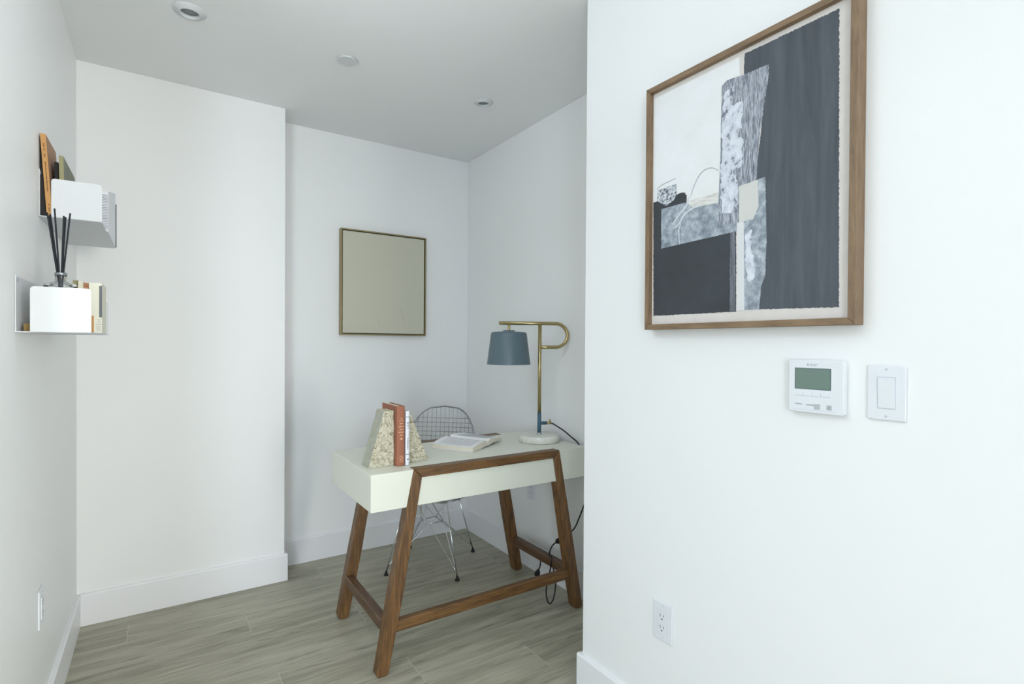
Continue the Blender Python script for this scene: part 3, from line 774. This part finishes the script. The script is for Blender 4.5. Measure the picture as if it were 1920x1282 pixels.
A_mottle = ramp_mat('mottled_blue_grey', [(.3, (108, 118, 128)), (.48, (152, 162, 172)), (.62, (186, 194, 201)), (.75, (212, 218, 222))], 48, rough=.8, detail=8)
A_cream = mat('bone_paper', (214, 214, 210), .8, noise=.03)
A_sliver = mat('pale_sliver', (222, 223, 224), .8)
A_streak = ramp_mat('grey_streak', [(.35, (84, 88, 96)), (.6, (126, 130, 138)), (.7, (170, 172, 178))], 30, (1, 8, .5), .8)
A_speck = ramp_mat('speckled', [(.36, (80, 84, 90)), (.46, (170, 176, 184)), (.6, (222, 226, 230))], 130, rough=.8, detail=3)
A_base = ramp_mat('pale_wash', [(.35, (196, 194, 186)), (.5, (226, 225, 220)), (.65, (240, 240, 238))], 18, (1, 1, 6), .8)
A_pencil = mat('pencil', (166, 171, 178), .8); A_chalk = mat('chalk_line', (214, 220, 226), .8)
amats = [A_white, A_dark, A_darkL, A_woven, A_blotch, A_mottle, A_cream, A_sliver, A_streak, A_speck, A_base, A_pencil, A_chalk]
bm = bmesh.new(); rg = random.Random(21)
def rough_poly(pts, amp, step=.006):
    out = []
    for i in range(len(pts)):
        a = Vector(pts[i]); b = Vector(pts[(i+1) % len(pts)]); n = max(1, int((b-a).length/step)); d = (b-a).normalized(); nn = Vector((-d.y, d.x))
        for k in range(n):
            out.append(tuple(a.lerp(b, k/n)+nn*rg.uniform(-amp, amp)))
    return out
def layer(key, mi, lvl, amp=.0008, step=.006):
    pts = rough_poly(art[key], amp, step)
    prism(bm, pts, 'X', XP-.00025*lvl, XP+.0002, mi)
layer('white', 0, 1, .0006); layer('dark', 1, 2, .0011, .0027); layer('darkL', 2, 2, .0009, .0027)
layer('base', 10, 3, .001); layer('horiz', 5, 3.5, .0004); layer('streak', 8, 3.5, .0008); layer('woven', 3, 4, .0005)
layer('strip', 5, 4.5, .0005); layer('sliver', 7, 5, .0003); layer('blotch', 4, 5.5, .004, .008); layer('cream', 6, 5.8, .0004); layer('blotch2', 4, 5.6, .003, .006); layer('speck', 9, 5, .0012)
def stroke(pts, wd_, mi, lvl):
    c = catmull([(0, y, z) for y, z in pts], 6); L1 = []; L2 = []
    for i, p in enumerate(c):
        t = (c[min(i+1, len(c)-1)]-c[max(i-1, 0)]).normalized(); n = Vector((0, -t.z, t.y))
        ww = wd_*(.5+.5*math.sin(PI*(i+.5)/len(c)))*rg.uniform(.75, 1.2)
        L1.append(((p+n*ww).y, (p+n*ww).z)); L2.append(((p-n*ww).y, (p-n*ww).z))
    for i in range(len(L1)-1):
        prism(bm, [L1[i], L1[i+1], L2[i+1], L2[i]], 'X', XP-.00025*lvl, XP+.0002, mi)
stroke([(.965, 1.67), (.953, 1.698), (.936, 1.721), (.915, 1.73), (.895, 1.727), (.878, 1.716)], .0009, 11, 6)
stroke([(.968, 1.664), (.957, 1.690), (.944, 1.712)], .0016, 12, 5.9)
stroke([(1.028, 1.600), (1.010, 1.619), (.992, 1.634), (.978, 1.648), (.974, 1.668)], .0030, 12, 6)
stroke([(1.018, 1.588), (1.003, 1.600), (.990, 1.618), (.963, 1.631), (.938, 1.634)], .0026, 12, 6.1)
stroke([(1.004, 1.538), (1.005, 1.56), (1.006, 1.582), (.999, 1.599)], .0015, 12, 6.2)
stroke([(1.088, 1.716), (1.07, 1.724), (1.045, 1.728), (1.02, 1.731)], .0006, 11, 6)
stroke([(1.03, 1.678), (1.0, 1.683), (.985, 1.680)], .0022, 2, 3)
link('painting', bm, amats, P)

# ------------------------------------------------------------------ plates on the walls
def plate_x(bm, X, nx, y0, y1, z0, z1, d, mi=0, r=.004):
    prism(bm, rounded_rect(y0, z0, y1, z1, r, 4), 'X', X, X+nx*d, mi)
# thermostat
TH = empty('wall_thermostat', (XR, .626, 1.156), 'white wall thermostat with green display below the large picture', 'thermostat')
bm = bmesh.new(); plate_x(bm, XR-.0004, -1, .565, .687, 1.0955, 1.2175, .0176, r=.005); link('housing', bm, M_white_plastic, TH, bevel=.002)
bm = bmesh.new(); plate_x(bm, XR-.0178, -1, .5915, .672, 1.1495, 1.1985, .0008, r=.0006); dp = link('display', bm, M_screen_rim, TH)
bm = bmesh.new(); plate_x(bm, XR-.0186, -1, .5935, .6703, 1.1512, 1.1968, .0002, r=.0005); link('screen_glass', bm, M_screen, dp, label='grey green screen')
for i in range(4):
    y = .5945+i*.0192
    bm = bmesh.new(); plate_x(bm, XR-.0178, -1, y, y+.0185, 1.1345, 1.1425, .0012, r=.001); link('button', bm, M_white_plastic, TH)
bm = bmesh.new(); plate_x(bm, XR-.0179, -1, .5925, .672, 1.1335, 1.1343, .0003, r=.0002); plate_x(bm, XR-.0179, -1, .580, .680, 1.1016, 1.1022, .0003, r=.0001)
link('seam', bm, M_outline, TH)
def marksX(bm, X, y0, y1, z, h, r):
    y = y0
    while y < y1:
        w_ = r.uniform(.0012, .0022); box(bm, (X, y, z-h/2*r.choice((.7, 1))), (X-.0003, min(y+w_, y1), z+h/2)); y += w_+.0005
rr = random.Random(4)
bm = bmesh.new(); marksX(bm, XR-.0179, .655, .671, 1.1140, .0028, rr); marksX(bm, XR-.0179, .628, .646, 1.1135, .0026, rr); link('button_legend', bm, M_grey_mark, TH)
bm = bmesh.new(); plate_x(bm, XR-.0178, -1, .6145, .6275, 1.1045, 1.1170, .0012, r=.001); link('button', bm, M_lightgrey, TH, label='pale grey button')
bm = bmesh.new(); plate_x(bm, XR-.0178, -1, .5895, .6000, 1.1055, 1.1165, .0012, r=.001); bt = link('button', bm, M_lightgrey, TH, label='pale grey power button')
bm = bmesh.new()
def ringx(bm, X, cy, cz, r0, r1, n=16):
    for k in range(n):
        a = 2*PI*k/n; b = 2*PI*(k+1)/n
        prism(bm, [(cy+r0*math.cos(a), cz+r0*math.sin(a)), (cy+r1*math.cos(a), cz+r1*math.sin(a)), (cy+r1*math.cos(b), cz+r1*math.sin(b)), (cy+r0*math.cos(b), cz+r0*math.sin(b))], 'X', X, X-.0003)
ringx(bm, XR-.0190, .5948, 1.1105, .0018, .0027); link('power_mark', bm, M_grey_mark, bt)
# emblem: three diamonds, and the maker's word beside it
bm = bmesh.new()
cy_, cz_ = .6425, 1.2062; rl = .0036
for a in (90, 210, 330):
    a = math.radians(a); d = Vector((math.cos(a), math.sin(a))); n = Vector((-d.y, d.x))
    q = [Vector((0, 0)), d*rl*.5+n*rl*.29, d*rl, d*rl*.5-n*rl*.29]
    prism(bm, [(cy_-v.x, cz_+v.y) for v in q], 'X', XR-.0179, XR-.0182)
link('emblem', bm, M_logo, TH, label='grey three diamond emblem')
def text(name, body, size, M, m, parent):
    cu = bpy.data.curves.new(name, 'FONT'); cu.body = body; cu.size = size; cu.extrude = .0001; cu.align_x = 'LEFT'
    to = bpy.data.objects.new(name, cu); COL.objects.link(to)
    bpy.context.view_layer.update()
    me = bpy.data.meshes.new_from_object(to.evaluated_get(bpy.context.evaluated_depsgraph_get()))
    bpy.data.objects.remove(to)
    me.transform(M); me.transform(Matrix.Translation(-parent_world_loc(parent)))
    me.materials.clear(); me.materials.append(m)
    o = bpy.data.objects.new(name, me); COL.objects.link(o); o.parent = parent; return o
# reading direction on this wall runs towards -Y
def MX(y, z, X): return Matrix(((0, 0, -1, X), (-1, 0, 0, y), (0, 1, 0, z), (0, 0, 0, 1)))
text('maker_name', 'MITSUBISHI', .0034, MX(.6380, 1.2063, XR-.0180), M_logo, TH)
text('maker_name', 'ELECTRIC', .0034, MX(.6380, 1.2030, XR-.0180), M_logo, TH)
# light switch
SW = empty('light_switch', (XR, .4885, 1.152), 'white rocker light switch right of the thermostat', 'switch')
bm = bmesh.new(); plate_x(bm, XR-.0004, -1, .4530, .5235, 1.0955, 1.2095, .0056, r=.003); link('cover_plate', bm, M_white_plastic, SW, bevel=.002)
bm = bmesh.new(); plate_x(bm, XR-.0060, -1, .4705, .5045, 1.1190, 1.1860, .0003, r=.0005); link('rocker_gap', bm, M_outline, SW)
bm = bmesh.new()
hexa(bm, [(XR-.0063, .4720, 1.1205), (XR-.0063, .5030, 1.1205), (XR-.0063, .5030, 1.1845), (XR-.0063, .4720, 1.1845)],
     [(XR-.0075, .4725, 1.1210), (XR-.0075, .5025, 1.1210), (XR-.0095, .5025, 1.1840), (XR-.0095, .4725, 1.1840)])
link('rocker', bm, M_white_plastic, SW)
for zz in (1.1035, 1.2015):
    bm = bmesh.new(); tube(bm, [(XR-.0055, .4883, zz), (XR-.0066, .4883, zz)], .0028, 14); box(bm, (XR-.0066, .4863, zz-.0003), (XR-.0068, .4903, zz+.0003)); link('screw', bm, M_outline, SW)
# outlets
def outlet(X, nx, yc, zc, label, slots=True):
    o = empty('wall_outlet', (X, yc, zc), label, 'outlet', 'white wall outlets')
    bm = bmesh.new(); plate_x(bm, X+nx*.0004, nx, yc-.0355, yc+.0355, zc-.0575, zc+.0575, .0054, r=.003); link('cover_plate', bm, M_white_plastic, o, bevel=.002)
    bm = bmesh.new(); plate_x(bm, X+nx*.0058, nx, yc-.0172, yc+.0172, zc-.0340, zc+.0340, .0003, r=.001); link('socket_gap', bm, M_outline, o)
    bm = bmesh.new(); plate_x(bm, X+nx*.0061, nx, yc-.0162, yc+.0162, zc-.0330, zc+.0330, .0018, r=.001); fc = link('socket_face', bm, M_white_plastic, o)
    bm = bmesh.new()
    for dz in (.019, -.015):
        for dy, h in ((.0062, .0045), (-.0062, .0036)):
            box(bm, (X+nx*.0078, yc+dy-.0009, zc+dz-h), (X+nx*.0082, yc+dy+.0009, zc+dz+h))
        tube(bm, [(X+nx*.0078, yc, zc+dz-.0105), (X+nx*.0082, yc, zc+dz-.0105)], .0024, 12)
    link('socket_slots', bm, M_dark, fc, label='dark slots')
    for zz in (zc-.0475, zc+.0475):
        bm = bmesh.new(); tube(bm, [(X+nx*.0055, yc, zz), (X+nx*.0063, yc, zz)], .0022, 12); link('screw', bm, M_outline, o)
outlet(XR, -1, 1.0705, .416, 'white duplex outlet low on the near right wall below the large picture')
outlet(XA, -1, 2.407, .4385, 'white outlet on the alcove wall seen under the desk')
outlet(XL, 1, 2.113, .446, 'white outlet on the left wall near the floor below the shelves')

# ------------------------------------------------------------------ ceiling fittings
M_ring = mat('ring_enamel', (222, 225, 226), .6)
M_can = mat('can_interior', (150, 154, 156), .5)
def downlight(x, y, r, label):
    o = empty('recessed_downlight', (x, y, H), label, 'ceiling light', 'recessed downlights in the ceiling')
    bm = bmesh.new(); lathe(bm, [(r*.52, -.0004), (r*.55, -.0090), (r*.58, -.0115), (r*.64, -.0110), (r*.72, -.0060), (r*.97, -.0030), (r, -.0004), (r*.52, -.0004)], (x, y, H), 48)
    link('trim_ring', bm, M_ring, o, smooth=True)
    bm = bmesh.new(); lathe(bm, [(0, -.0012), (r*.515, -.0012), (r*.515, -.0004), (0, -.0004)], (x, y, H), 40)
    link('lens', bm, M_can, o, smooth=True, label='grey unlit lens')
downlight(.093, 2.303, .056, 'recessed downlight in the ceiling nearest the left wall')
downlight(1.366, 2.328, .050, 'recessed downlight in the ceiling over the desk alcove')
bm = bmesh.new(); lathe(bm, [(0, -.0080), (.0400, -.0080), (.0405, -.0074), (.0405, -.0062), (.0360, -.0060), (.0360, -.0003), (0, -.0003)], (.675, 2.312, H), 48)
cp = link('sprinkler_cover', bm, M_ring, loc=(.675, 2.312, H)); smooth_by_angle(cp, 20)
tag(cp, 'small round flat cover on the ceiling between the two downlights', 'ceiling cover')

# ------------------------------------------------------------------ light: daylight through the living room windows, plus an added upward fill
def area(name, loc, rot, sx, sy, power, col):
    l = bpy.data.lights.new(name, 'AREA'); l.shape = 'RECTANGLE'; l.size = sx; l.size_y = sy; l.energy = power; l.color = col
    o = bpy.data.objects.new(name, l); COL.objects.link(o); o.location = loc; o.rotation_euler = rot; return o
area('daylight_rear_right', (2.2, WY0-.16, 1.22), (PI/2, 0, 0), 1.9, 2.1, 285, (1, .985, .955))
area('daylight_rear_left', (-2.3, WY0-.16, 1.22), (PI/2, 0, 0), 1.2, 2.1, 116, (.79, .885, 1))
area('added_upward_fill', (-.75, 1.3, 1.9), (PI, 0, 0), .35, .35, 36, (.80, .89, 1))  # added fill light aimed at the ceiling, no fixture stands here
w = bpy.data.worlds.new('World'); S.world = w; w.use_nodes = True
w.node_tree.nodes['Background'].inputs[0].default_value = (.75, .87, 1, 1); w.node_tree.nodes['Background'].inputs[1].default_value = 1.0

S.view_settings.view_transform = 'Standard'; S.view_settings.look = 'None'; S.view_settings.gamma = 1
S.view_settings.exposure = -.20
try: S.view_settings.use_curve_mapping = False
except Exception: pass
